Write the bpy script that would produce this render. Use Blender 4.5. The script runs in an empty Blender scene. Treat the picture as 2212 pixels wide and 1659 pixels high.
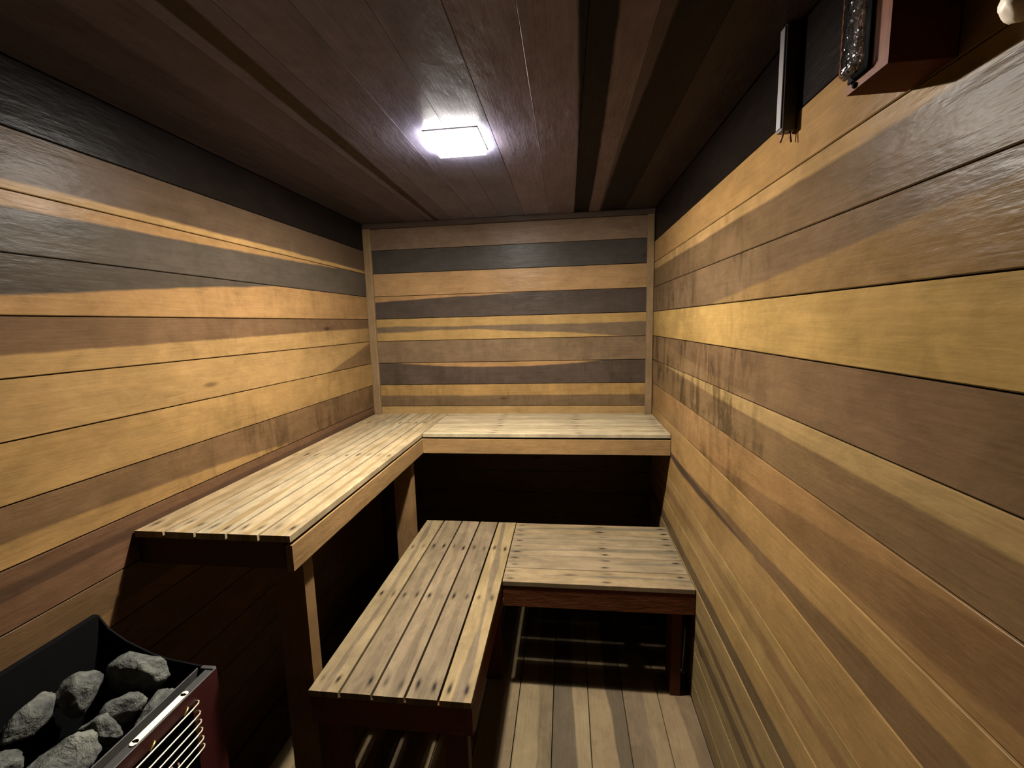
import bpy, bmesh, math, random
from mathutils import Matrix, Vector, noise

# ------------------------------------------------------------------ camera, world, exposure
scene = bpy.context.scene
COL = scene.collection
FOCAL_PX = 959.3
cam_data = bpy.data.cameras.new('camera')
cam_data.sensor_fit = 'HORIZONTAL'
cam_data.sensor_width = 36.0
cam_data.lens = FOCAL_PX / 2212.0 * 36.0
cam_data.clip_start = 0.01
camera = bpy.data.objects.new('camera', cam_data)
COL.objects.link(camera)
right = Vector((0.99247602, 0.11966958, -0.02589467))
up = Vector((0.0092084, 0.13793745, 0.99039813))
fwd = Vector((-0.12209237, 0.98318485, -0.13579765))
m = Matrix.Identity(4)
for i in range(3):
    m[i][0], m[i][1], m[i][2] = right[i], up[i], -fwd[i]
m.translation = Vector((-0.4834, -2.5901, 1.4999))
camera.matrix_world = m
scene.camera = camera

world = bpy.data.worlds.new('world')
scene.world = world
world.use_nodes = True
world.node_tree.nodes['Background'].inputs[0].default_value = (0, 0, 0, 1)
world.node_tree.nodes['Background'].inputs[1].default_value = 0.0

LAMP_STRENGTH = 6000.0     # small LED module behind the lens
LENS_STRENGTH = 85.0       # the glowing lens around it
scene.view_settings.view_transform = 'Standard'
scene.view_settings.look = 'None'
scene.view_settings.gamma = 1.0
scene.view_settings.use_curve_mapping = False
scene.view_settings.exposure = 0.93

# ------------------------------------------------------------------ room measures (metres)
W, H = 1.6633, 2.0943          # right wall x=0, left wall x=-W, back wall y=0, floor z=0
YF = -3.3                      # the room goes on behind the camera to here
Z0, P = 1.943, 0.1333          # seam heights: Z0 - k*P
ZU, DU, DB, LU = 0.9649, 0.4626, 0.4953, 1.5765
ZL, XL, DL, LL, YL, YB = 0.4773, -1.2274, 0.4809, 1.5353, 0.9557, 0.4294
K = 0.215                       # albedo scale for the wood colours below


def wood(c, k=1.0):
    """board colour: the sRGB value as seen, softened in contrast"""
    v = [x ** 0.84 for x in lin(c)]
    g = 0.3 * v[0] + 0.6 * v[1] + 0.1 * v[2]
    v = [(x * 0.95 + g * 0.05) * k for x in v]
    return [v[0], v[1], v[2] * 0.90]


def lin(c, k=1.0):
    out = []
    for v in c:
        v = v / 255.0
        out.append((v / 12.92 if v <= 0.04045 else ((v + 0.055) / 1.055) ** 2.4) * k)
    return out


# ------------------------------------------------------------------ node helpers
class NT:
    def __init__(self, name):
        self.mat = bpy.data.materials.new(name)
        self.mat.use_nodes = True
        self.t = self.mat.node_tree
        self.t.nodes.clear()
        self.out = self.t.nodes.new('ShaderNodeOutputMaterial')
        self.bsdf = self.t.nodes.new('ShaderNodeBsdfPrincipled')
        self.t.links.new(self.bsdf.outputs[0], self.out.inputs[0])

    def put(self, sock, v):
        if hasattr(v, 'is_output'):
            self.t.links.new(v, sock)
        else:
            sock.default_value = v

    def m(self, op, a, b=None, c=None, clamp=False):
        n = self.t.nodes.new('ShaderNodeMath')
        n.operation = op
        n.use_clamp = clamp
        for i, v in enumerate((a, b, c)):
            if v is not None:
                self.put(n.inputs[i], v)
        return n.outputs[0]

    def add(self, a, b): return self.m('ADD', a, b)
    def sub(self, a, b): return self.m('SUBTRACT', a, b)
    def mul(self, a, b): return self.m('MULTIPLY', a, b)

    def attr(self, name, kind='Vector'):
        n = self.t.nodes.new('ShaderNodeAttribute')
        n.attribute_type = 'OBJECT'
        n.attribute_name = name
        return n.outputs[kind]

    def sep(self, v):
        n = self.t.nodes.new('ShaderNodeSeparateXYZ')
        self.put(n.inputs[0], v)
        return n.outputs

    def comb(self, x, y, z):
        n = self.t.nodes.new('ShaderNodeCombineXYZ')
        for i, v in enumerate((x, y, z)):
            self.put(n.inputs[i], v)
        return n.outputs[0]

    def noise(self, vec, scale=1.0, detail=3.0, rough=0.55, dist=0.0):
        n = self.t.nodes.new('ShaderNodeTexNoise')
        self.put(n.inputs['Vector'], vec)
        n.inputs['Scale'].default_value = scale
        n.inputs['Detail'].default_value = detail
        n.inputs['Roughness'].default_value = rough
        n.inputs['Distortion'].default_value = dist
        return n.outputs[0]

    def smooth(self, v, a, b, lo=0.0, hi=1.0):
        n = self.t.nodes.new('ShaderNodeMapRange')
        n.interpolation_type = 'SMOOTHSTEP'
        self.put(n.inputs['Value'], v)
        self.put(n.inputs['From Min'], a)
        self.put(n.inputs['From Max'], b)
        self.put(n.inputs['To Min'], lo)
        self.put(n.inputs['To Max'], hi)
        return n.outputs[0]

    def mix(self, f, a, b):
        n = self.t.nodes.new('ShaderNodeMix')
        n.data_type = 'RGBA'
        self.put(n.inputs[0], f)
        self.put(n.inputs[6], a)
        self.put(n.inputs[7], b)
        return n.outputs[2]

    def scale_col(self, col, f):
        n = self.t.nodes.new('ShaderNodeVectorMath')
        n.operation = 'SCALE'
        self.put(n.inputs[0], col)
        self.put(n.inputs[3], f)
        return n.outputs[0]

    def bump(self, h, strength, dist):
        n = self.t.nodes.new('ShaderNodeBump')
        n.inputs['Strength'].default_value = strength
        n.inputs['Distance'].default_value = dist
        self.put(n.inputs['Height'], h)
        self.t.links.new(n.outputs[0], self.bsdf.inputs['Normal'])

    def coord(self, which='Object'):
        n = self.t.nodes.new('ShaderNodeTexCoord')
        return n.outputs[which]

    def set(self, **kw):
        for k, v in kw.items():
            self.put(self.bsdf.inputs[k.replace('_', ' ')], v)


def quad(n, s, tri):
    """quadratic curve through tri = value at s = 0, .5, 1"""
    a, b, c = n.sep(tri)
    s2 = n.mul(s, s)
    wa = n.add(n.sub(n.mul(s2, 2), n.mul(s, 3)), 1)
    wb = n.mul(n.sub(s, s2), 4)
    wc = n.sub(n.mul(s2, 2), s)
    return n.add(n.add(n.mul(a, wa), n.mul(b, wb)), n.mul(c, wc))


def wood_material(name, nails=False, gloss=0.36, grain=1.0, spec=0.34):
    n = NT(name)
    px, py, pz = n.sep(n.coord())
    gx, gy, gz = n.sep(n.t.nodes.new('ShaderNodeNewGeometry').outputs['Position'])
    col_a = n.attr('wood_a', 'Color')
    col_b = n.attr('wood_b', 'Color')
    sx, sb, wid = n.sep(n.attr('wood_span'))
    seed, stain, wob = n.sep(n.attr('wood_misc'))
    s = n.m('DIVIDE', n.sub(px, sx), n.sub(sb, sx))
    s = n.m('MAXIMUM', n.m('MINIMUM', s, 1.15), -0.15)
    v = n.add(n.m('DIVIDE', py, wid), 0.5)
    w1 = n.sub(n.noise(n.comb(n.mul(px, 2.3), seed, 0.3), 1, 2), 0.5)
    w2 = n.sub(n.noise(n.comb(n.mul(px, 2.1), n.add(seed, 7.7), 5.3), 1, 3), 0.5)
    fine = n.mul(n.sub(n.noise(n.comb(n.mul(px, 14), n.mul(py, 60), seed), 1, 2), 0.5), 0.05)
    lo = n.add(n.add(quad(n, s, n.attr('wood_lo')), n.mul(w1, wob)), fine)
    hi = n.add(n.add(quad(n, s, n.attr('wood_hi')), n.mul(w2, wob)), fine)
    band = n.mul(n.smooth(v, n.sub(lo, 0.035), n.add(lo, 0.035)),
                 n.sub(1.0, n.smooth(v, n.sub(hi, 0.035), n.add(hi, 0.035))))
    col = n.mix(band, col_a, col_b)
    # grain: streaks along the board, soft flame figure and blotches
    fig = n.noise(n.comb(n.mul(px, 1.6), n.mul(py, 16), seed), 1, 3, 0.6, 0.8)
    ring = n.m('SINE', n.mul(n.add(fig, n.mul(py, 3)), 55.0))
    streak = n.noise(n.comb(n.mul(px, 5), n.mul(py, 190), seed), 1, 4, 0.65)
    blot = n.noise(n.comb(n.mul(px, 4.0), n.mul(py, 9), n.add(seed, 3.1)), 1, 4, 0.6)
    mott = n.noise(n.comb(n.mul(px, 13), n.mul(py, 17), n.add(seed, 13.0)), 1, 5, 0.7, 0.9)
    f = n.add(n.add(n.mul(n.sub(streak, 0.5), 0.42 * grain), n.mul(ring, 0.035 * grain)),
              n.add(n.mul(n.sub(blot, 0.5), 0.75), n.mul(n.sub(mott, 0.5), 0.72)))
    f = n.add(f, 1.0)
    # water and sweat streaks running down the boards
    st = n.noise(n.comb(n.mul(px, 13), n.mul(gz, 3.4), n.mul(seed, 0.05)), 1, 5, 0.75, 0.5)
    patch = n.noise(n.comb(n.mul(px, 3.1), n.mul(gz, 2.2), 2.0), 1, 2)
    sm = n.mul(n.smooth(st, 0.42, 0.66), n.mul(n.smooth(patch, 0.34, 0.56), n.mul(stain, n.smooth(gy, -1.7, -1.15))))
    sm = n.m('MINIMUM', sm, 1.0)
    f = n.mul(f, n.sub(1.0, n.mul(sm, 0.58)))
    # scattered small knots
    vor = n.t.nodes.new('ShaderNodeTexVoronoi')
    n.put(vor.inputs['Vector'], n.comb(n.mul(px, 1.5), n.mul(py, 5.5), seed))
    vor.inputs['Scale'].default_value = 1.0
    kn = n.mul(n.sub(1.0, n.smooth(vor.outputs['Distance'], 0.015, 0.075)), 0.55)
    f = n.mul(f, n.sub(1.0, kn))
    if nails:
        na, nb, nc = n.sep(n.attr('nail_x'))
        ay = n.sub(n.m('ABSOLUTE', n.add(py, n.mul(n.sub(blot, 0.5), 0.012))), n.mul(wid, 0.27))
        ey = n.m('POWER', n.m('DIVIDE', ay, 0.0062), 2)
        tot = None
        jit = n.mul(n.sub(n.noise(n.comb(n.mul(px, 9), n.mul(n.m('SIGN', py), 3), seed), 1, 1), 0.5), 0.05)
        for q in (na, nb, nc):
            ex = n.m('POWER', n.m('DIVIDE', n.sub(n.add(px, jit), q), 0.019), 2)
            g = n.m('EXPONENT', n.mul(n.add(ex, ey), -1.0))
            tot = g if tot is None else n.add(tot, g)
        amt = n.smooth(n.noise(n.comb(n.mul(px, 8), n.mul(py, 30), n.add(seed, 9)), 1, 2), 0.3, 0.62)
        tot = n.m('MINIMUM', n.mul(tot, n.add(n.mul(amt, 0.8), 0.3)), 0.92)
        worn = n.noise(n.comb(n.mul(px, 5.5), n.mul(py, 20), n.add(seed, 21)), 1, 5, 0.65, 0.7)
        f = n.mul(f, n.add(n.smooth(worn, 0.40, 0.62, 0.0, 0.24), 0.88))
        f = n.mul(f, n.sub(1.0, tot))
    col = n.scale_col(col, f)
    n.set(Base_Color=col, Roughness=n.add(n.mul(blot, 0.22), gloss - 0.11), Specular_IOR_Level=spec)
    dent = n.noise(n.comb(n.mul(px, 9), n.mul(py, 26), n.add(seed, 1.7)), 1, 4, 0.6)
    n.bump(n.add(n.mul(streak, 0.16), n.mul(dent, 1.0)), 0.4, 0.006)
    return n.mat


def simple_mat(name, rgb, rough=0.5, metal=0.0, var=0.15, scale=20.0, bump=0.0, k=1.0, spec=0.4):
    n = NT(name)
    no = n.noise(n.coord(), scale, 4, 0.6)
    c = lin(rgb, k)
    f = n.add(n.mul(n.sub(no, 0.5), 2 * var), 1.0)
    n.set(Base_Color=n.scale_col((c[0], c[1], c[2]), f), Roughness=rough, Metallic=metal, Specular_IOR_Level=spec)
    if bump:
        n.bump(no, bump, 0.004)
    return n.mat


M_WALL = wood_material('cedar_wall', gloss=0.34, spec=0.03)
M_BENCH = wood_material('bench_wood', nails=True, gloss=0.55, grain=0.75, spec=0.08)
M_FRAME = wood_material('bench_frame_wood', gloss=0.55, spec=0.05)
M_BACK = simple_mat('wall_backing', (40, 28, 20), 0.9)
M_MAROON = simple_mat('maroon_enamel', (40, 8, 7), 0.5, 0.0, 0.05, spec=0.2)
M_BLACK = simple_mat('black_steel', (5, 5, 5), 0.8, 0.0, 0.2, spec=0.05)
M_RIM = simple_mat('grey_steel', (56, 55, 52), 0.5, 0.4, 0.2)
M_BAR = simple_mat('wire_steel', (225, 215, 175), 0.3, 0.8, 0.05)
M_BRASS = simple_mat('brass', (200, 170, 90), 0.35, 0.8, 0.05)
M_CREAM = simple_mat('cream_plate', (225, 210, 175), 0.5, 0.0, 0.08, 60)
M_PALE = simple_mat('pale_plastic', (205, 190, 170), 0.5, 0.0, 0.1)
M_COPPER = simple_mat('wire_sheath', (95, 50, 30), 0.5, 0.0, 0.1)
M_SENSOR = simple_mat('sensor_grey', (70, 66, 66), 0.45, 0.2, 0.1)


def stone_material():
    n = NT('sauna_stone')
    c = n.coord()
    a = n.noise(c, 22, 6, 0.65, 0.6)
    b = n.noise(c, 70, 4, 0.6)
    tint = n.sep(n.attr('stone_tint'))[0]
    lo = lin((30, 30, 27)); hi = lin((80, 80, 70))
    col = n.mix(n.smooth(a, 0.32, 0.68), (*lo, 1), (*hi, 1))
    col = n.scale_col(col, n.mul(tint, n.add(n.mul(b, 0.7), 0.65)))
    n.set(Base_Color=col, Roughness=0.85)
    n.bump(n.add(a, n.mul(b, 0.5)), 1.0, 0.012)
    return n.mat


def glass_material():
    n = NT('clear_glass')
    n.set(Base_Color=(0.9, 0.95, 0.95, 1), Roughness=0.04, Transmission_Weight=1.0, IOR=1.5)
    no = n.noise(n.coord(), 70, 2)
    n.bump(no, 0.45, 0.006)
    return n.mat


def lamp_material(name, strength):
    n = NT(name)
    e = n.t.nodes.new('ShaderNodeEmission')
    e.inputs[0].default_value = (1.0, 0.955, 0.88, 1)
    e.inputs[1].default_value = strength
    n.t.links.new(e.outputs[0], n.out.inputs[0])
    return n.mat


M_STONE = stone_material()
M_GLASS = glass_material()
M_LENS = lamp_material('lamp_lens', LENS_STRENGTH)
M_LED = lamp_material('lamp_led', LAMP_STRENGTH)


# ------------------------------------------------------------------ object helpers
def link(name, mesh, mat, parent=None, matrix=None):
    o = bpy.data.objects.new(name, mesh)
    if mat and not mesh.materials:
        mesh.materials.append(mat)
    COL.objects.link(o)
    mw = matrix if matrix is not None else Matrix.Identity(4)
    if parent is not None:
        o.parent = parent
        o.matrix_basis = Matrix.Translation(-parent_pos(parent)) @ mw
    else:
        o.matrix_basis = mw
    return o


def parent_pos(p):
    v = p.matrix_basis.translation.copy()
    while p.parent is not None:
        p = p.parent
        v += p.matrix_basis.translation
    return v


def empty(name, loc, label, cat, group=None):
    o = bpy.data.objects.new(name, None)
    o.empty_display_size = 0.05
    COL.objects.link(o)
    o.location = loc
    tag(o, label, cat, group)
    return o


def tag(o, label=None, cat=None, group=None, kind=None):
    if label: o['label'] = label
    if cat: o['category'] = cat
    if group: o['group'] = group
    if kind: o['kind'] = kind
    return o


def add_box(bm, lo, hi, bevel=0.0):
    lo, hi = Vector(lo), Vector(hi)
    c = (lo + hi) / 2
    d = hi - lo
    r = bmesh.ops.create_cube(bm, size=1.0, matrix=Matrix.Translation(c) @ Matrix.Diagonal((d.x, d.y, d.z, 1)))
    if bevel:
        es = {e for v in r['verts'] for e in v.link_edges}
        bmesh.ops.bevel(bm, geom=list(es), offset=bevel, segments=1, profile=0.5, affect='EDGES')


def to_mesh(bm, name, smooth=False):
    me = bpy.data.meshes.new(name)
    bmesh.ops.recalc_face_normals(bm, faces=bm.faces)
    bm.to_mesh(me)
    bm.free()
    if smooth:
        for p in me.polygons:
            p.use_smooth = True
    return me


def box_obj(name, lo, hi, mat, parent=None, bevel=0.0):
    """box whose mesh is centred on its own origin"""
    lo, hi = Vector(lo), Vector(hi)
    c = (lo + hi) / 2
    bm = bmesh.new()
    add_box(bm, lo - c, hi - c, bevel)
    return link(name, to_mesh(bm, name), mat, parent, Matrix.Translation(c))


def tube_mesh(pts, rad, seg=8, closed_caps=True):
    bm = bmesh.new()
    rings = []
    for i, p in enumerate(pts):
        p = Vector(p)
        a = Vector(pts[max(i - 1, 0)]); b = Vector(pts[min(i + 1, len(pts) - 1)])
        t = (b - a).normalized()
        ref = Vector((0, 0, 1)) if abs(t.z) < 0.9 else Vector((1, 0, 0))
        u = t.cross(ref).normalized(); w = t.cross(u)
        rings.append([bm.verts.new(p + (u * math.cos(k * 2 * math.pi / seg) + w * math.sin(k * 2 * math.pi / seg)) * rad) for k in range(seg)])
    for r0, r1 in zip(rings, rings[1:]):
        for k in range(seg):
            bm.faces.new((r0[k], r0[(k + 1) % seg], r1[(k + 1) % seg], r1[k]))
    if closed_caps:
        bm.faces.new(rings[0]); bm.faces.new(rings[-1])
    return to_mesh(bm, 'tube', True)


_board_cache = {}


def board_mesh(L, w, t, b):
    key = (round(L, 4), round(w, 4), round(t, 4), round(b, 4))
    if key in _board_cache:
        return _board_cache[key]
    bm = bmesh.new()
    c = min(b, 0.0006)      # the tongue edge is barely eased, the groove edge more
    prof = [(-w / 2, -t), (-w / 2, -b), (-w / 2 + b, 0), (w / 2 - c, 0), (w / 2, -c), (w / 2, -t)]
    e0 = [bm.verts.new((-L / 2, y, z)) for y, z in prof]
    e1 = [bm.verts.new((L / 2, y, z)) for y, z in prof]
    for i in range(6):
        bm.faces.new((e0[i], e0[(i + 1) % 6], e1[(i + 1) % 6], e1[i]))
    bm.faces.new(e0); bm.faces.new(e1)
    me = to_mesh(bm, 'board')
    _board_cache[key] = me
    return me


rng = random.Random(11)
NOBAND = ((3, 3, 3), (4, 4, 4))


def board(name, parent, centre, along, normal, L, w, t, a, b=None, lo=None, hi=None, stain=0.0, wob=0.16,
          span=None, mat=None, bevel=0.0018, nails=None, k=K):
    along, normal = Vector(along).normalized(), Vector(normal).normalized()
    across = normal.cross(along)
    mx = Matrix.Identity(4)
    for i in range(3):
        mx[i][0], mx[i][1], mx[i][2] = along[i], across[i], normal[i]
    mx.translation = Vector(centre)
    mat = mat or M_WALL
    base = board_mesh(L, w, t, bevel)
    key = (base.name, mat.name)
    if key not in _mat_mesh:
        me = base.copy(); me.materials.clear(); me.materials.append(mat)
        _mat_mesh[key] = me
    o = link(name, _mat_mesh[key], mat, parent, mx)
    o['wood_a'] = wood(a, k)
    o['wood_b'] = wood(b if b else a, k)
    o['wood_lo'] = [float(x) for x in (lo or NOBAND[0])]
    o['wood_hi'] = [float(x) for x in (hi or NOBAND[1])]
    sp = span or (-L / 2, L / 2)
    o['wood_span'] = [float(sp[0]), float(sp[1]), float(w)]
    o['wood_misc'] = [rng.uniform(0, 50), float(stain), float(wob)]
    if nails:
        o['nail_x'] = [float(x) for x in nails]
    return o


_mat_mesh = {}

# ------------------------------------------------------------------ setting: walls, floor, ceiling
T = 0.018
GAP = 0.0026


def backing(name, lo, hi, label):
    o = box_obj(name, lo, hi, M_BACK)
    tag(o, label, None, None, 'structure')
    return o


wall_left = backing('wall_left', (-W - 0.06, YF, 0), (-W - T, 0, H), 'left wall of horizontal two-tone cedar boards')
wall_right = backing('wall_right', (T, YF, 0), (0.06, 0, H), 'right wall of horizontal two-tone cedar boards')
wall_back = backing('wall_back', (-W, T, 0), (0, 0.06, H), 'far end wall of striped light and dark cedar boards')
floor = backing('floor', (-W - 0.06, YF, -0.06), (0.06, 0.06, -T), 'floor of pale cedar planks running lengthwise')
ceiling = backing('ceiling', (-W - 0.06, YF, H + T), (0.06, 0.06, H + 0.06), 'dark cedar plank ceiling')

LT = (205, 152, 88)      # sapwood, golden
LT2 = (196, 140, 82)
MD = (140, 103, 70)      # mid brown
DK = (98, 76, 62)        # dark heartwood
GR = (74, 66, 62)        # grey heartwood
BLK = (30, 22, 19)

left_spec = {
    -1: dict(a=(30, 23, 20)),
    0: dict(a=(104, 78, 58), b=LT, lo=(-1, -1, -1), hi=(0.15, 0.15, 0.12), wob=0.04),
    1: dict(a=(94, 80, 68), b=LT2, lo=(0.72, 0.86, 1.05), hi=(2, 2, 2), wob=0.14),
    2: dict(a=LT2, b=(88, 74, 62), lo=(0.30, 0.98, 1.5), hi=(2, 2, 2), wob=0.1, stain=0.35),
    3: dict(a=LT, b=(132, 94, 62), lo=(0.36, 0.5, 0.62), hi=(2, 2, 2), wob=0.08, stain=0.3),
    4: dict(a=LT, b=(150, 108, 68), lo=(-1, -1, -1), hi=(-1.2, -0.55, 1.0), wob=0.05, stain=0.1),
    5: dict(a=(204, 150, 84), stain=0.35),
    6: dict(a=(146, 104, 66), b=(206, 150, 84), lo=(-1, -1, -1), hi=(0.42, 0.05, -0.8), wob=0.1, stain=0.8),
    7: dict(a=(136, 92, 62), b=(105, 72, 52), lo=(0.5, 0.55, 0.4), hi=(0.75, 0.8, 0.8), stain=0.2),
    8: dict(a=(168, 118, 72), b=(130, 92, 58), lo=(0.3, 0.5, 0.5), hi=(2, 2, 2)),
}
right_spec = {
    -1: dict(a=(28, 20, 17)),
    0: dict(a=(198, 142, 80)),
    1: dict(a=(128, 94, 62), b=(208, 154, 92), lo=(0.72, 0.74, 0.78), hi=(2, 2, 2), wob=0.1, stain=0.4),
    2: dict(a=(132, 98, 68), b=(164, 120, 70), lo=(-1, -1, -1), hi=(-0.9, 0.0, 0.75), wob=0.08, stain=0.9),
    3: dict(a=(212, 160, 84), stain=0.35),
    4: dict(a=(156, 114, 74), b=(140, 101, 68), lo=(1.2, 0.3, -0.2), hi=(2, 2, 2), stain=1.3, wob=0.2),
    5: dict(a=(150, 110, 70), b=(208, 160, 96), lo=(1.1, 0.78, 0.66), hi=(2, 2, 2), wob=0.08, stain=1.6),
    6: dict(a=(190, 134, 78), b=(158, 110, 66), lo=(-0.2, -0.2, 0.2), hi=(-0.1, 0.1, 0.9), stain=0.7),
    7: dict(a=(206, 150, 84), b=(150, 108, 68), lo=(-1, -1, -1), hi=(-0.3, 0.1, 0.55), stain=0.4, wob=0.2),
    8: dict(a=(200, 146, 82), b=(104, 76, 56), lo=(0.9, 0.82, 1.2), hi=(2, 2, 2), stain=0.3, wob=0.24),
    9: dict(a=(206, 156, 90), b=(180, 130, 78), lo=(0.3, 0.4, 0.5), hi=(0.6, 0.7, 0.8), stain=0.25),
    10: dict(a=(128, 98, 66), b=(205, 154, 88), lo=(0.55, 0.4, 0.5), hi=(2, 2, 2), wob=0.2, stain=0.3),
    11: dict(a=(186, 144, 88), b=(128, 98, 66), lo=(0.1, 0.1, 0.1), hi=(0.35, 0.3, 0.3)),
    12: dict(a=(178, 140, 88), b=(122, 94, 64), lo=(0.35, 0.4, 0.5), hi=(0.7, 0.75, 0.8)),
    13: dict(a=(176, 140, 90)),
    14: dict(a=(170, 134, 86)),
}
back_spec = {
    -1: dict(a=(150, 116, 92)),
    0: dict(a=(74, 66, 61)),
    1: dict(a=(204, 150, 96), wob=0.05),
    2: dict(a=(86, 70, 62), b=(208, 150, 94), lo=(0.74, 0.98, 1.25), hi=(2, 2, 2), wob=0.12, stain=0.2),
    3: dict(a=(212, 160, 90), b=(134, 106, 80), lo=(0.36, 0.36, -0.1), hi=(0.66, 0.62, 0.62), wob=0.22, stain=0.2),
    4: dict(a=(150, 116, 84), stain=0.35),
    5: dict(a=(98, 78, 66), b=(212, 152, 92), lo=(1.15, 0.78, 1.25), hi=(2, 2, 2), wob=0.06, stain=0.5),
    6: dict(a=(142, 108, 74), b=(212, 156, 86), lo=(0.5, 0.5, 0.5), hi=(2, 2, 2), wob=0.1, stain=0.4),
    7: dict(a=(214, 162, 96)),
}
LEN = -YF
for k in range(-1, 15):
    zt, zb = Z0 - k * P, Z0 - (k + 1) * P
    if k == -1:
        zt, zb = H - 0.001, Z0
        pass
    else:
        zt, zb = Z0 - k * P, max(Z0 - (k + 1) * P, 0.0)
    zc, w = (zt + zb) / 2, zt - zb - GAP
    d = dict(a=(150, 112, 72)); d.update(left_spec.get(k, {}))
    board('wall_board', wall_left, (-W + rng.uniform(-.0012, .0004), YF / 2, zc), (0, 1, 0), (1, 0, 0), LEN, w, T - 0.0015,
          span=(-1.8 + LEN / 2, LEN / 2), **d)
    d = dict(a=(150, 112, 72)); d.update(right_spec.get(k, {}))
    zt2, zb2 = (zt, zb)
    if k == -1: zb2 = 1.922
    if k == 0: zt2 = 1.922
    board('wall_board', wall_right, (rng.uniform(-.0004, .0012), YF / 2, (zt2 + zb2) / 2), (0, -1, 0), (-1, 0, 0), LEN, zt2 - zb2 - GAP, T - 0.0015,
          span=(-LEN / 2, 2.0 - LEN / 2), **d)
    d = dict(a=(120, 92, 66)); d.update(back_spec.get(k, {}))
    board('wall_board', wall_back, (-W / 2, rng.uniform(-.0006, .0012), zc), (1, 0, 0), (0, -1, 0), W - 0.001, w, T - 0.0015, **d)

# floor planks (seams measured at x = -.131 - .139 k)
floor_cols = [((192, 156, 114), (152, 122, 90)), ((152, 124, 96), (180, 148, 108)), ((190, 156, 114), (122, 102, 80)),
              ((124, 104, 82), (188, 157, 116)), ((188, 157, 114), (152, 126, 92)), ((184, 155, 116), (162, 134, 98))]
edges = [0.0] + [-0.131 - 0.139 * i for i in range(12) if -0.131 - 0.139 * i > -W] + [-W]
for i, (x1, x0) in enumerate(zip(edges, edges[1:])):
    a, b = floor_cols[i % 6]
    board('floor_board', floor, ((x0 + x1) / 2, YF / 2, rng.uniform(-.0008, .0004)), (0, -1, 0), (0, 0, 1), LEN, x1 - x0 - 0.003, T - 0.0015,
          a, b, lo=(0.55, 0.62, 0.7), hi=(2, 2, 2), wob=0.5, mat=M_FRAME, bevel=0.003, span=(-0.8, 0.2), k=0.215)

# ceiling planks, tinted paler and bluer around the lamp to paint in its glow
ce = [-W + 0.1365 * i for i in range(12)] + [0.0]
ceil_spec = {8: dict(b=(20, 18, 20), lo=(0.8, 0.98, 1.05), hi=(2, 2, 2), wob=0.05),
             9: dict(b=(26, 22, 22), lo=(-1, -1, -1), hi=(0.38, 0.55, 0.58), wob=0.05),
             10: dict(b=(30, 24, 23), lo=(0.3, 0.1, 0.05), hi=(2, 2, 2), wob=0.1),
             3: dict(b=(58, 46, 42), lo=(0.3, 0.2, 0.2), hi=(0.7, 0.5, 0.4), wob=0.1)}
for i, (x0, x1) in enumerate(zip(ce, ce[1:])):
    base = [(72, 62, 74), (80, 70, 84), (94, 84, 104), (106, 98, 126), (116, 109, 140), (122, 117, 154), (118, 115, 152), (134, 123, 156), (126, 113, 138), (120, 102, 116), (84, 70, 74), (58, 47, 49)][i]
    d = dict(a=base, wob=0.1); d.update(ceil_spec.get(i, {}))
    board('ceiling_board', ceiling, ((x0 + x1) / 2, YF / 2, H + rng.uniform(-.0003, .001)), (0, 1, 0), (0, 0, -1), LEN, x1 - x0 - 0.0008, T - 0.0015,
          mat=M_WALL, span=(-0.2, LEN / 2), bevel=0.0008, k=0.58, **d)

# corner posts, and an added dark strip for the shade atop the end wall
TRIM = (176, 136, 94)
o = board('trim_1', None, (-W + 0.022, -0.02, (ZU + 0.001 + H - 0.03) / 2), (0, 0, 1), (0, -1, 0), H - 0.03 - ZU - 0.002, 0.043, 0.02, TRIM, bevel=0.004)
tag(o, 'slim wooden corner trim where left and end walls meet', None, None, 'structure')
o = board('trim_2', None, (-0.0195, -0.02, (ZU + 0.001 + H - 0.03) / 2), (0, 0, 1), (0, -1, 0), H - 0.03 - ZU - 0.002, 0.038, 0.02, TRIM, bevel=0.004)
tag(o, 'slim wooden corner trim where right and end walls meet', None, None, 'structure')
o = board('shade_strip', None, (-W / 2, -0.02, H - 0.016), (1, 0, 0), (0, -1, 0), W - 0.002, 0.029, 0.02, (96, 76, 66), bevel=0.004)
tag(o, 'dark strip standing in for shade along top of the end wall', None, None, 'structure')

# ------------------------------------------------------------------ ceiling lamp
lamp = empty('ceiling_lamp', (-0.835, -1.06, H), 'square glowing flush lamp on the dark plank ceiling', 'lamp')
box_obj('lamp_base', (-0.919, -1.171, H - 0.004), (-0.746, -0.981, H - 0.0005), simple_mat('lamp_white', (220, 215, 205), 0.4, 0, 0.03), lamp, 0.001)
box_obj('diffuser', (-0.915, -1.167, H - 0.018), (-0.750, -0.985, H - 0.0042), M_LENS, lamp, 0.003)
box_obj('led_module', (-0.857, -1.100, H - 0.0205), (-0.807, -1.050, H - 0.0183), M_LED, lamp, 0.0005)

# ------------------------------------------------------------------ benches
UPC = [(224, 182, 132), (226, 192, 148), (234, 204, 160), (230, 196, 150), (230, 194, 146)]
UPR = [(234, 204, 160), (228, 196, 152), (236, 206, 164), (230, 198, 154), (234, 202, 158)]
LOL = [(190, 158, 114), (168, 140, 106), (178, 148, 114), (166, 138, 106), (200, 164, 112)]
LOR = [(190, 156, 114), (180, 150, 114), (190, 158, 120), (184, 154, 116), (190, 156, 112)]
BT = 0.018


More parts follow.
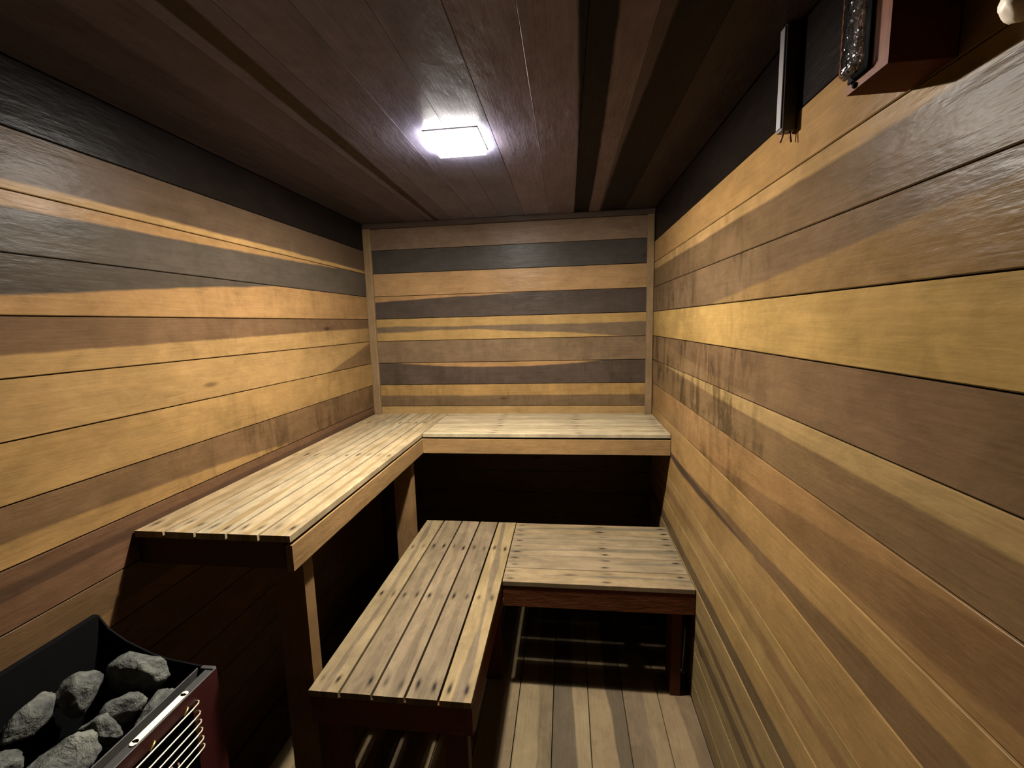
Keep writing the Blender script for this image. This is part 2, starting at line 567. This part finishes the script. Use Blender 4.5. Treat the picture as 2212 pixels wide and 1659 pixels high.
def lumber(name, parent, lo, hi, col, mat=None, k=K):
    """sawn timber with a grain that follows its longest side"""
    lo, hi = Vector(lo), Vector(hi)
    d = hi - lo
    c = (lo + hi) / 2
    ax = max(range(3), key=lambda i: d[i])
    al = Vector((0, 0, 0)); al[ax] = 1
    others = [i for i in range(3) if i != ax]
    na = min(others, key=lambda i: d[i])
    nv = Vector((0, 0, 0)); nv[na] = 1
    ac = nv.cross(al)
    wi = abs(Vector((ac.x * d.x, ac.y * d.y, ac.z * d.z)).length)
    return board(name, parent, c + nv * d[na] / 2, al, nv, d[ax], wi, d[na], col, mat=mat or M_FRAME, bevel=0.0015, k=k)


upper = empty('upper_bench', (-W + DU / 2, -LU / 2, 0), 'tall L-shaped wooden bench along the left and end walls', 'bench')
pw = DU / 5
for i in range(5):
    x0 = -W + 0.001 + i * pw
    x1 = -W + (i + 1) * pw
    L = LU - 0.002
    board('seat_board', upper, ((x0 + x1) / 2, -LU / 2 - 0.001, ZU), (0, -1, 0), (0, 0, 1), L, x1 - x0 - 0.0055, BT,
          UPC[i], (200, 162, 110), lo=(0.3, 0.45, 0.5), hi=(0.5, 0.6, 0.75), wob=0.5, mat=M_BENCH,
          nails=(0.25 - L / 2, 0.86 - L / 2 - 0.0, L / 2 - 0.045), stain=0.1)
pd = DB / 5
XR0 = -W + DU + 0.002
for i in range(5):
    y0 = -DB + i * pd
    L = -XR0 - 0.003
    board('seat_board', upper, (XR0 + L / 2, y0 + pd / 2 - 0.001, ZU), (1, 0, 0), (0, 0, 1), L, pd - 0.0055, BT,
          UPR[i], (214, 180, 126), lo=(0.3, 0.5, 0.5), hi=(0.45, 0.6, 0.7), wob=0.5, mat=M_BENCH,
          nails=(0.355 - L / 2, 0.76 - L / 2, L / 2 - 0.03))
FZ1, FZ0 = 0.937, 0.864
FCOL = (206, 152, 92)
lumber('fascia_board', upper, (-W + DU - 0.020, -LU + 0.003, FZ0), (-W + DU - 0.001, -DB + 0.019, FZ1), FCOL)
lumber('fascia_board', upper, (-W + DU - 0.001, -DB + 0.001, FZ0), (-0.003, -DB + 0.020, FZ1), FCOL)
# support rails behind the fascia, carrying the seat boards
JC = (120, 84, 56)
JZ0, JZ1 = 0.866, ZU - BT - 0.0003
for yj in (-LU + 0.03, -0.84, -0.24):
    lumber('joist', upper, (-W + 0.002, yj - 0.019, JZ0), (-W + DU - 0.030, yj + 0.019, JZ1), JC)
for xj in (-0.86, -0.45, -0.022):
    lumber('joist', upper, (xj - 0.019, -DB + 0.030, JZ0), (xj + 0.019, -0.002, JZ1), JC)
LEGC = (190, 138, 84)
lumber('leg', upper, (-1.320, -1.493, 0.001), (-1.231, -1.446, FZ0 + 0.06), LEGC)
lumber('leg', upper, (-1.320, -0.606, 0.001), (-1.231, -0.560, FZ0 + 0.06), LEGC)

lower = empty('lower_bench', (XL + DL / 2, -(LL + YB) / 2, 0), 'low L-shaped step bench of grey worn boards', 'bench')
pw = DL / 5
GL = 0.0065
for i in range(5):
    x0 = XL + i * pw
    L = LL - YB
    board('seat_board', lower, (x0 + pw / 2, -(LL + YB) / 2 + rng.uniform(-.002, .002), ZL), (0, -1, 0), (0, 0, 1), L, pw - GL, 0.019,
          LOL[i], (152, 126, 96), lo=(0.2, 0.45, 0.4), hi=(0.4, 0.65, 0.7), wob=0.6, mat=M_BENCH, k=0.225,
          nails=(0.02 - L / 2, 0.36 - L / 2, 0.72 - L / 2) if False else (0.27 - L / 2, 0.64 - L / 2, L / 2 - 0.045))
pd = (YL - YB) / 5
XR1 = XL + DL + 0.001
for i in range(5):
    y0 = -YL + i * pd
    L = -XR1 - 0.004
    board('seat_board', lower, (XR1 + L / 2, y0 + pd / 2, ZL), (1, 0, 0), (0, 0, 1), L, pd - 0.005, 0.019,
          LOR[i], (150, 130, 102), lo=(0.3, 0.5, 0.5), hi=(0.45, 0.65, 0.7), wob=0.6, mat=M_BENCH, k=0.225,
          nails=(0.03 - L / 2, 0.42 - L / 2, L / 2 - 0.03))
LF1, LF0 = ZL - 0.0195, 0.370
LFC = (150, 78, 40)
LX1 = XL + DL
lumber('fascia_board', lower, (LX1 + 0.002, -YL + 0.004, LF0), (-0.004, -YL + 0.023, LF1), LFC)
lumber('fascia_board', lower, (LX1 - 0.022, -LL + 0.006, LF0), (LX1 - 0.003, -YL + 0.022, LF1), LFC)
lumber('fascia_board', lower, (XL + 0.004, -LL + 0.006, LF0), (LX1 - 0.023, -LL + 0.025, LF1), LFC)
lumber('fascia_board', lower, (XL + 0.004, -LL + 0.026, LF0), (XL + 0.023, -YB - 0.004, LF1), LFC)
lumber('joist', lower, (LX1 - 0.022, -YL + 0.04, LF0 + 0.01), (LX1 - 0.003, -YB - 0.004, LF1), JC)
lumber('joist', lower, (XL + 0.026, -1.185, LF0 + 0.01), (LX1 - 0.026, -1.147, LF1), JC)
lumber('joist', lower, (XL + 0.026, -0.72, LF0 + 0.01), (LX1 - 0.026, -0.682, LF1), JC)
lumber('joist', lower, (XL + 0.026, -YB - 0.04, LF0 + 0.01), (LX1 - 0.026, -YB - 0.004, LF1), JC)
lumber('joist', lower, (-0.34, -YL + 0.026, LF0 + 0.01), (-0.302, -YB - 0.004, LF1), JC)
lumber('joist', lower, (-0.042, -YL + 0.026, LF0 + 0.01), (-0.006, -YB - 0.004, LF1), JC)
LLC = (130, 70, 38)
lumber('leg', lower, (LX1 - 0.092, -LL + 0.026, 0.001), (LX1 - 0.024, -LL + 0.064, LF1 - 0.001), LLC)
lumber('leg', lower, (XL + 0.0245, -LL + 0.026, 0.001), (XL + 0.092, -LL + 0.064, LF1 - 0.001), LLC)
lumber('leg', lower, (-0.082, -YL + 0.0265, 0.001), (-0.0435, -YL + 0.115, LF1 - 0.001), LLC)
lumber('leg', lower, (LX1 - 0.105, -YL + 0.042, 0.001), (LX1 - 0.023, -YL + 0.08, LF0 + 0.05), LLC)
lumber('leg', lower, (-0.135, -YB - 0.045, 0.001), (-0.046, -YB - 0.006, LF1 - 0.001), LLC)
lumber('leg', lower, (XL + 0.024, -YB - 0.08, 0.001), (XL + 0.092, -YB - 0.042, LF1 - 0.001), LLC)

# ------------------------------------------------------------------ sauna heater
HX0, HX1 = -1.640, -1.327
HY1, HY0 = -1.717, -2.22
HB = 0.16
heater = empty('sauna_heater', ((HX0 + HX1) / 2, (HY0 + HY1) / 2, HB), 'maroon electric sauna heater with steel guard bars, filled with stones', 'heater')


def extrude_profile(name, prof, y0, y1, mat, parent):
    cx = sum(p[0] for p in prof) / len(prof); cz = sum(p[1] for p in prof) / len(prof); cy = (y0 + y1) / 2
    bm = bmesh.new()
    a = [bm.verts.new((x - cx, y0 - cy, z - cz)) for x, z in prof]
    b = [bm.verts.new((x - cx, y1 - cy, z - cz)) for x, z in prof]
    n = len(prof)
    for i in range(n):
        bm.faces.new((a[i], a[(i + 1) % n], b[(i + 1) % n], b[i]))
    bm.faces.new(a); bm.faces.new(b)
    return link(name, to_mesh(bm, name), mat, parent, Matrix.Translation((cx, cy, cz)))


side = [(-1.640, HB), (HX1 - 0.0025, HB), (HX1 - 0.0025, 0.694), (-1.361, 0.699), (-1.456, 0.712), (-1.497, 0.724), (-1.560, 0.752), (-1.605, 0.783), (-1.628, 0.815), (-1.640, 0.818)]
extrude_profile('side_panel', side, HY1 - 0.004, HY1, M_BLACK, heater)
extrude_profile('side_panel', side, HY0, HY0 + 0.004, M_BLACK, heater)
extrude_profile('back_panel', [(-1.640, HB), (-1.632, HB), (-1.618, 0.70), (-1.626, 0.818), (-1.640, 0.820)], HY0 + 0.005, HY1 - 0.005, M_BLACK, heater)
# maroon front with a rectangular opening behind the bars
bm = bmesh.new()
oy0, oy1, oz0, oz1 = -2.13, -1.792, 0.36, 0.664
for lo, hi in (((HX1 - 0.002, HY0, HB), (HX1, HY1, oz0)), ((HX1 - 0.002, HY0, oz1), (HX1, HY1, 0.694)),
               ((HX1 - 0.002, oy1, oz0), (HX1, HY1, oz1)), ((HX1 - 0.002, HY0, oz0), (HX1, oy0, oz1))):
    c = Vector((HX1, (HY0 + HY1) / 2, 0.45))
    add_box(bm, Vector(lo) - c, Vector(hi) - c)
link('front_panel', to_mesh(bm, 'front_panel'), M_MAROON, heater, Matrix.Translation((HX1, (HY0 + HY1) / 2, 0.45)))
box_obj('inner_panel', (-1.372, HY0 + 0.005, HB + 0.01), (-1.368, HY1 - 0.005, 0.672), M_BLACK, heater)
box_obj('bottom_panel', (-1.631, HY0 + 0.005, HB), (HX1 - 0.003, HY1 - 0.005, HB + 0.004), M_BLACK, heater)
box_obj('stone_grate', (-1.614, HY0 + 0.005, 0.540), (-1.373, HY1 - 0.005, 0.545), M_BLACK, heater)
box_obj('top_rim', (-1.349, HY0 + 0.004, 0.6945), (HX1, HY1, 0.6975), M_RIM, heater, 0.001)
box_obj('top_rim', (-1.362, HY1 - 0.010, 0.6978), (HX1 - 0.001, HY1, 0.7008), M_RIM, heater, 0.001)
box_obj('inner_lip', (-1.374, HY0 + 0.006, 0.673), (-1.371, HY1 - 0.006, 0.697), M_RIM, heater, 0.0006)
# cream plate with two fixing holes, riveted to the rim
bm = bmesh.new()
for s in (-1, 1):
    bmesh.ops.create_cone(bm, cap_ends=True, segments=16, radius1=0.0075, radius2=0.0075, depth=0.0016, matrix=Matrix.Translation((0, s * 0.0585, 0)))
add_box(bm, (-0.0075, -0.0585, -0.0008), (0.0075, 0.0585, 0.0008))
plate = link('name_plate', to_mesh(bm, 'name_plate'), M_CREAM, heater, Matrix.Translation((-1.3365, -1.857, 0.6992)))
tag(plate, 'cream strip plate')
for s in (-1, 1):
    bm = bmesh.new()
    bmesh.ops.create_cone(bm, cap_ends=True, segments=12, radius1=0.0022, radius2=0.0022, depth=0.0006)
    link('screw', to_mesh(bm, 'screw'), M_BLACK, plate, Matrix.Translation((-1.3365, -1.857 + s * 0.0575, 0.7004)))
for i in range(6):
    z = 0.664 - 0.0222 * i - (0.003 if i else 0)
    z = [0.664, 0.6375, 0.6155, 0.5945, 0.5725, 0.552][i]
    pts = [(HX1 - 0.020, -1.779, z), (HX1 - 0.004, -1.777, z), (HX1 + 0.004, -1.779, z), (HX1 + 0.008, -1.785, z), (HX1 + 0.009, -1.80, z),
           (HX1 + 0.009, -2.12, z), (HX1 + 0.006, -2.14, z), (HX1 - 0.004, -2.146, z)]
    c = Vector((HX1, -1.96, z))
    me = tube_mesh([Vector(p) - c for p in pts], 0.0017, 8)
    b = link('guard_bar', me, M_BAR, heater, Matrix.Translation(c))
for yy, zz in ((-1.812, 0.672), (-1.893, 0.672)):
    c = Vector((HX1, yy, zz))
    pts = [(-0.002, 0.008, 0.0), (0.003, 0.006, 0.001), (0.006, 0.0, 0.0), (0.005, -0.008, -0.006)]
    link('hook', tube_mesh(pts, 0.0019, 6), M_BRASS, heater, Matrix.Translation(c))
bm = bmesh.new()
pts = [(-0.004 + 0.008 * (i % 2), -0.05 + 0.004 * i, 0) for i in range(24)]
# the coil of a heating element glimpsed behind the bars
coil = [(math.cos(t * 1.1) * 0.007, -0.11 + t * 0.0022, math.sin(t * 1.1) * 0.007) for t in range(100)]
bm.free()
link('heating_coil', tube_mesh(coil, 0.0022, 6), simple_mat('element_brown', (110, 72, 58), 0.6), heater, Matrix.Translation((-1.352, -1.93, 0.543)))


def stone_mesh(seed, size):
    bm = bmesh.new()
    bmesh.ops.create_icosphere(bm, subdivisions=4, radius=1.0)
    off = Vector((seed * 3.17, seed * 1.31, seed * 7.7))
    r = random.Random(seed)
    planes = []
    for _ in range(11):
        d = Vector((r.gauss(0, 1), r.gauss(0, 1), r.gauss(0, 1))).normalized()
        planes.append((d, r.uniform(0.62, 0.88)))
    for v in bm.verts:
        p = v.co.copy()
        for d, h in planes:
            e = p.dot(d)
            if e > h:
                p -= d * (e - h) * 0.9
        p *= 1 + 0.16 * noise.noise(p * 1.7 + off) + 0.06 * noise.noise(p * 5 + off) + 0.025 * noise.noise(p * 13 + off)
        v.co = Vector((p.x * size[0], p.y * size[1], p.z * size[2]))
    return to_mesh(bm, 'sauna_stone', True)


def stone(seed, loc, size, rot, label, tint=1.0, group='stones in the sauna heater'):
    me = stone_mesh(seed, size)
    o = link('sauna_stone', me, M_STONE, None, Matrix.Translation(loc) @ Matrix.Rotation(rot, 4, 'Z') @ Matrix.Rotation(rot * 0.7 % 0.6, 4, 'X'))
    o['stone_tint'] = [tint, 0.0, 0.0]
    tag(o, label, 'stone', group)
    return o


stone(1, (-1.482, -1.768, 0.716), (0.070, 0.040, 0.048), 0.1, 'angular grey stone highest at the far end of the heater', 1.0)
stone(2, (-1.556, -1.834, 0.714), (0.040, 0.046, 0.048), 0.6, 'grey stone behind the dark hollow, near the heater back plate', 0.95)
stone(3, (-1.448, -1.836, 0.690), (0.044, 0.032, 0.032), 0.9, 'small oval grey stone with a crack beside the front rim', 1.0)
stone(4, (-1.580, -1.908, 0.724), (0.030, 0.052, 0.036), 0.3, 'rounded pale-topped stone over the dark hollow', 1.0)
stone(5, (-1.446, -1.966, 0.686), (0.052, 0.064, 0.044), -0.5, 'largest rough greenish stone in front of the heater', 1.25)
stone(6, (-1.452, -1.884, 0.682), (0.044, 0.028, 0.036), 0.2, 'greenish stone between the oval stone and the largest stone', 1.2)
stone(7, (-1.398, -1.812, 0.672), (0.021, 0.050, 0.032), 0.1, 'narrow grey stone wedged against the front rim', 0.9)
stone(8, (-1.536, -1.994, 0.708), (0.040, 0.034, 0.042), 0.4, 'grey stone at the lower left corner of the picture', 1.0)
stone(9, (-1.596, -1.972, 0.722), (0.020, 0.026, 0.036), 0.2, 'dim grey stone against back plate at picture edge', 0.8)
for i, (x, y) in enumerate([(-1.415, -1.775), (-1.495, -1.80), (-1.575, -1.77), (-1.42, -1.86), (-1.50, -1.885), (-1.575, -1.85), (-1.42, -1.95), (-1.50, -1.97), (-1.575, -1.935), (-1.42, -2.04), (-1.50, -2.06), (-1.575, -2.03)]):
    stone(20 + i, (x, y, 0.584), (0.036, 0.036, 0.036), i * 0.7, 'stone tinted dark for shade in the lower layer of the heater', 0.35, 'lower layer of heater stones')  # low tint puts the shade of the pile into the stone colour

# ------------------------------------------------------------------ wall lantern, sensor, knob on the right wall
lan = empty('wall_lantern', (0, -1.89, 1.81), 'unlit wooden wall light with clear glass, high on right wall', 'light')
lumber('housing', lan, (-0.0795, -1.930, 1.811), (-0.001, -1.846, 1.985), (172, 82, 34), k=0.2)
box_obj('gasket', (-0.0838, -1.898, 1.822), (-0.0800, -1.853, 1.975), M_BLACK, lan, 0.001)
bm = bmesh.new()
add_box(bm, (-0.0075, -0.0205, -0.074), (0.0075, 0.0205, 0.074), 0.006)
link('glass_cover', to_mesh(bm, 'glass_cover'), M_GLASS, lan, Matrix.Translation((-0.0915, -1.8745, 1.899)))
bm = bmesh.new()
bmesh.ops.create_uvsphere(bm, u_segments=12, v_segments=8, radius=0.004)
link('screw', to_mesh(bm, 'screw', True), M_BLACK, lan, Matrix.Translation((-0.0800, -1.866, 1.816)))

sen = empty('sensor_box', (0, -1.52, 1.885), 'slim dark upright box with two short wires on right wall below ceiling', 'sensor')
box_obj('housing', (-0.030, -1.531, 1.886), (-0.0015, -1.506, H - 0.002), M_SENSOR, sen, 0.002)
box_obj('cover', (-0.0325, -1.5285, 1.892), (-0.0302, -1.5085, H - 0.006), simple_mat('sensor_cover', (96, 90, 88), 0.5), sen, 0.0008)
for s, dx in ((-1, -0.006), (1, 0.004)):
    pts = [(0, 0, 0.004), (dx * 0.3, 0, -0.006), (dx, 0.0, -0.019)]
    link('wire', tube_mesh(pts, 0.0021, 6), M_COPPER, sen, Matrix.Translation((-0.016 + s * 0.006, -1.522, 1.884)))

bm = bmesh.new()
bmesh.ops.create_icosphere(bm, subdivisions=3, radius=1.0)
for v in bm.verts:
    p = v.co
    f = 1 + 0.18 * noise.noise(p * 2.1 + Vector((4, 2, 1)))
    v.co = Vector((p.x * 0.016 * f, p.y * 0.015 * f, p.z * 0.021 * f))
knob = empty('wall_peg', (0, -2.034, 1.81), 'small pale rounded peg at top corner of right wall', 'peg')
link('peg_head', to_mesh(bm, 'peg_head', True), M_PALE, knob, Matrix.Translation((-0.024, -2.034, 1.8105)))
link('stem', tube_mesh([(-0.02, 0, 0), (-0.0015, 0, 0)], 0.006, 10), M_PALE, knob, Matrix.Translation((0, -2.034, 1.8105)))
